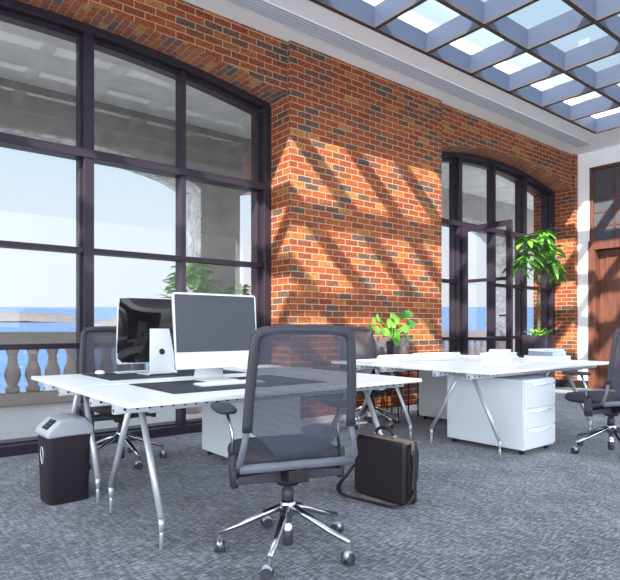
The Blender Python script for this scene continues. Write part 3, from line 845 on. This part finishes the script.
for c in tops:
    for k in range(11):
        a = random.uniform(0, 2*math.pi); e = random.uniform(-.5, .6)
        dr = Vector((math.cos(a)*math.cos(e), math.sin(a)*math.cos(e), math.sin(e)))
        leaf(fo, c+dr*.03+Vector((0, 0, random.uniform(-.05, .05))), dr, (0, 0, 1), random.uniform(.17, .28), random.uniform(.065, .095), M[random.choice(['leaf', 'leaf', 'leafdk'])], .2, random.uniform(.2, .7))
fo.build('foliage', None, t)
fr = MB(); random.seed(3)
for k in range(34):
    a = random.uniform(0, 2*math.pi); r = random.uniform(.15, .45); dr = Vector((math.cos(a), math.sin(a), random.uniform(1.0, 2.4)))
    leaf(fr, (random.uniform(-.12, .12), random.uniform(-.12, .12), .93), dr, (0, 0, 1), r*.9, .035, M['leaf'], .1, .6)
fr.build('fern', None, t)

# plants standing on the terrace beyond the glass
def shrub(loc, h, r, label, n, seed):
    random.seed(seed)
    t = thing('terrace_shrub', label, 'plant', loc, 0, 'leafy shrubs on the terrace')
    MB().lathe([(.16, 0), (.2, .3), (.21, .32), (.19, .32), (.18, .29)], m=None, n=20).build('pot', M['sandstone'], t)
    tr = MB(); fo = MB()
    for k in range(7):
        a = k*.9; q = Vector((math.cos(a)*r*.5, math.sin(a)*r*.5, h*random.uniform(.7, .9)))
        tr.sweep(smooth([(0, 0, .28), q*.5+Vector((0, 0, .15)), q], 4), .014, None, None, 6, taper=(1, .5))
    for k in range(n):
        a = random.uniform(0, 2*math.pi); z = random.uniform(.45, 1.0); rr = r*math.sqrt(random.random())*math.sin(math.pi*min(1, .25+z*.62))
        c = Vector((math.cos(a)*rr, math.sin(a)*rr, z*h)); dr = Vector((math.cos(a)+random.uniform(-.6, .6), math.sin(a)+random.uniform(-.6, .6), random.uniform(-.3, .7)))
        leaf(fo, c, dr, (0, 0, 1), random.uniform(.12, .2), random.uniform(.09, .14), M['leafshrub'], .2, .3, n=4)
    tr.build('stems', M['stem'], t); fo.build('foliage', None, t)
shrub((3.30, 6.55, 0), 1.86, .42, 'pale green shrub outside the left window, seen above the computers', 420, 4)
shrub((4.55, 7.45, 0), 1.72, .30, 'narrow green shrub outside the window, beside the concrete pillar', 240, 9)

# ------------------------------------------------------------------ papers and books
def book(loc, dims, rz, label, cover, group):
    t = thing('book', label, 'book', loc, rz, group)
    w, d, h = dims
    c = MB(); c.bb((-w/2, -d/2, 0), (w/2, d/2, .003)); c.bb((-w/2, -d/2, h-.003), (w/2, d/2, h)); c.bb((-w/2, -d/2, 0), (-w/2+.003, d/2, h))
    c.build('cover', M[cover], t)
    MB().bb((-w/2+.003, -d/2+.004, .003), (w/2-.005, d/2-.004, h-.003)).build('pages', M['pages'], t)
Z = .7305
g1 = 'books stacked on the middle of the right-hand desk'; g2 = 'books stacked at the right end of the desk'
book((4.95, 3.16, Z), (.36, .28, .056), R(20), 'thick white book at the bottom of the stack in the middle of the right-hand desk', 'white', g1)
book((4.94, 3.17, Z+.0565), (.32, .25, .040), R(12), 'white book in the middle of the stack of three on the right-hand desk', 'white', g1)
book((4.96, 3.17, Z+.097), (.26, .2, .028), R(30), 'smallest white book, topmost of the stack in the middle of the right-hand desk', 'white', g1)
book((5.52, 2.98, Z), (.36, .28, .056), R(-14), 'wide white book at the bottom of the stack at the right end of the desk', 'white', g2)
book((5.54, 2.99, Z+.0565), (.33, .25, .044), R(4), 'blue-grey edged book in the middle of the right-end stack', 'bluecover', g2)
book((5.52, 2.99, Z+.101), (.28, .21, .022), R(-20), 'thin white book on top of the stack at the right end', 'white', g2)
def sheet(x, y, w, d, rz, z, label):
    rows = [[(-w/2+w*i/6, -d/2+d*j/4, .0015+.003*abs(math.sin(i*1.3+j))) for i in range(7)] for j in range(5)]
    tag(MB().grid(rows).build('paper_sheet', M['paper'], None, loc=(x, y, z), rotz=rz, solid=.0006), label, 'paper', 'loose papers on the right-hand desks')
sheet(4.55, 2.85, .42, .3, R(15), Z, 'loose white sheet near the front left of the right-hand desk')
sheet(5.18, 2.78, .3, .21, R(-25), Z, 'loose white sheet between the two stacks of books')
sheet(4.6, 3.75, .8, .5, R(5), Z, 'large drawing sheet lying open under the paper rolls')
def roll(a, b, r, label):
    a = Vector(a); b = Vector(b)
    mb = MB(); d = (b-a); n = 22; x = Vector((0, 0, 1)); y = d.cross(x).normalized(); rows = []
    for i in range(n*2+1):
        an = 2*math.pi*i/n; rr = r*(1-.16*i/n/2)
        rows.append([a+x*rr*math.cos(an)+y*rr*math.sin(an), b+x*rr*math.cos(an)+y*rr*math.sin(an)])
    tag(mb.grid(rows).build('paper_roll', M['paper'], None, solid=.0008), label, 'paper roll', 'rolled drawings on the desk at the brick wall')
roll((4.22, 3.86, Z+.035), (4.82, 3.62, Z+.035), .031, 'rolled white drawing nearest the left end of the wall-side desk')
roll((4.12, 4.02, Z+.032), (4.70, 3.98, Z+.032), .028, 'rolled white drawing lying behind the nearest roll')
roll((4.85, 4.2, Z+.029), (5.55, 4.1, Z+.029), .025, 'rolled white drawing farthest back, toward the window')

# ------------------------------------------------------------------ light
w = bpy.data.worlds.new('world'); SC.world = w; w.use_nodes = True
N = w.node_tree.nodes; L = w.node_tree.links; bg = N['Background']
tc = N.new('ShaderNodeTexCoord'); sp = N.new('ShaderNodeSeparateXYZ'); L.new(tc.outputs['Generated'], sp.inputs[0])
cr = N.new('ShaderNodeValToRGB'); e = cr.color_ramp.elements
mr = N.new('ShaderNodeMapRange'); mr.inputs[1].default_value = -1; mr.inputs[2].default_value = 1
L.new(sp.outputs['Z'], mr.inputs[0]); L.new(mr.outputs[0], cr.inputs[0])
e[0].position = 0; e[0].color = (.55, .56, .58, 1); e[1].position = 1; e[1].color = (.36, .6, .9, 1)
for p, c in ((.47, (.6, .62, .64, 1)), (.50, (.66, .70, .745, 1)), (.56, (.64, .71, .79, 1)), (.68, (.50, .68, .82, 1))):
    q = e.new(p); q.color = c
# extra sky glow toward the sun, added to fill the interior
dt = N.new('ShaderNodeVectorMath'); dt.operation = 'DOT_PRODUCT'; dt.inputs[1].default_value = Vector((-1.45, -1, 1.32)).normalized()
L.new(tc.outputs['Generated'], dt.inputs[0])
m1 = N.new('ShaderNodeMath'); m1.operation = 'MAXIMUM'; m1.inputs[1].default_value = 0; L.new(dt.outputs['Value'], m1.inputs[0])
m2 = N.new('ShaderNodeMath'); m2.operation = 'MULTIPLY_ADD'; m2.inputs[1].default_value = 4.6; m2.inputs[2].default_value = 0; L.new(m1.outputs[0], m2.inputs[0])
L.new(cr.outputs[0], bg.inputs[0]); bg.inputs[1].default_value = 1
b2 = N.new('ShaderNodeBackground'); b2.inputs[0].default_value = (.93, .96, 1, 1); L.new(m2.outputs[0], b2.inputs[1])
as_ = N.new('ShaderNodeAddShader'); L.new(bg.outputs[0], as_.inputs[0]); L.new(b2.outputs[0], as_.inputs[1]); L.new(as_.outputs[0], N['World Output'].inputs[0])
sun = bpy.data.lights.new('sun', 'SUN'); sun.energy = 14; sun.angle = R(1.0); sun.color = (1, .92, .76)
so = bpy.data.objects.new('sun', sun); COL.objects.link(so)
so.rotation_euler = Vector((1.45, 1, -1.32)).to_track_quat('-Z', 'Y').to_euler()

cam = bpy.data.cameras.new('camera'); co = bpy.data.objects.new('camera', cam); COL.objects.link(co)
co.location = (0, 0, 1.07); co.rotation_euler = (R(90), 0, -math.atan2(.6247, .7809))
cam.sensor_width = 36; cam.lens = 36*560/620; cam.shift_y = 38/620; cam.clip_end = 12000; cam.clip_start = .05
SC.camera = co
SC.view_settings.view_transform = 'Standard'; SC.view_settings.look = 'None'; SC.view_settings.gamma = 1
SC.view_settings.use_curve_mapping = False
SC.view_settings.exposure = .3
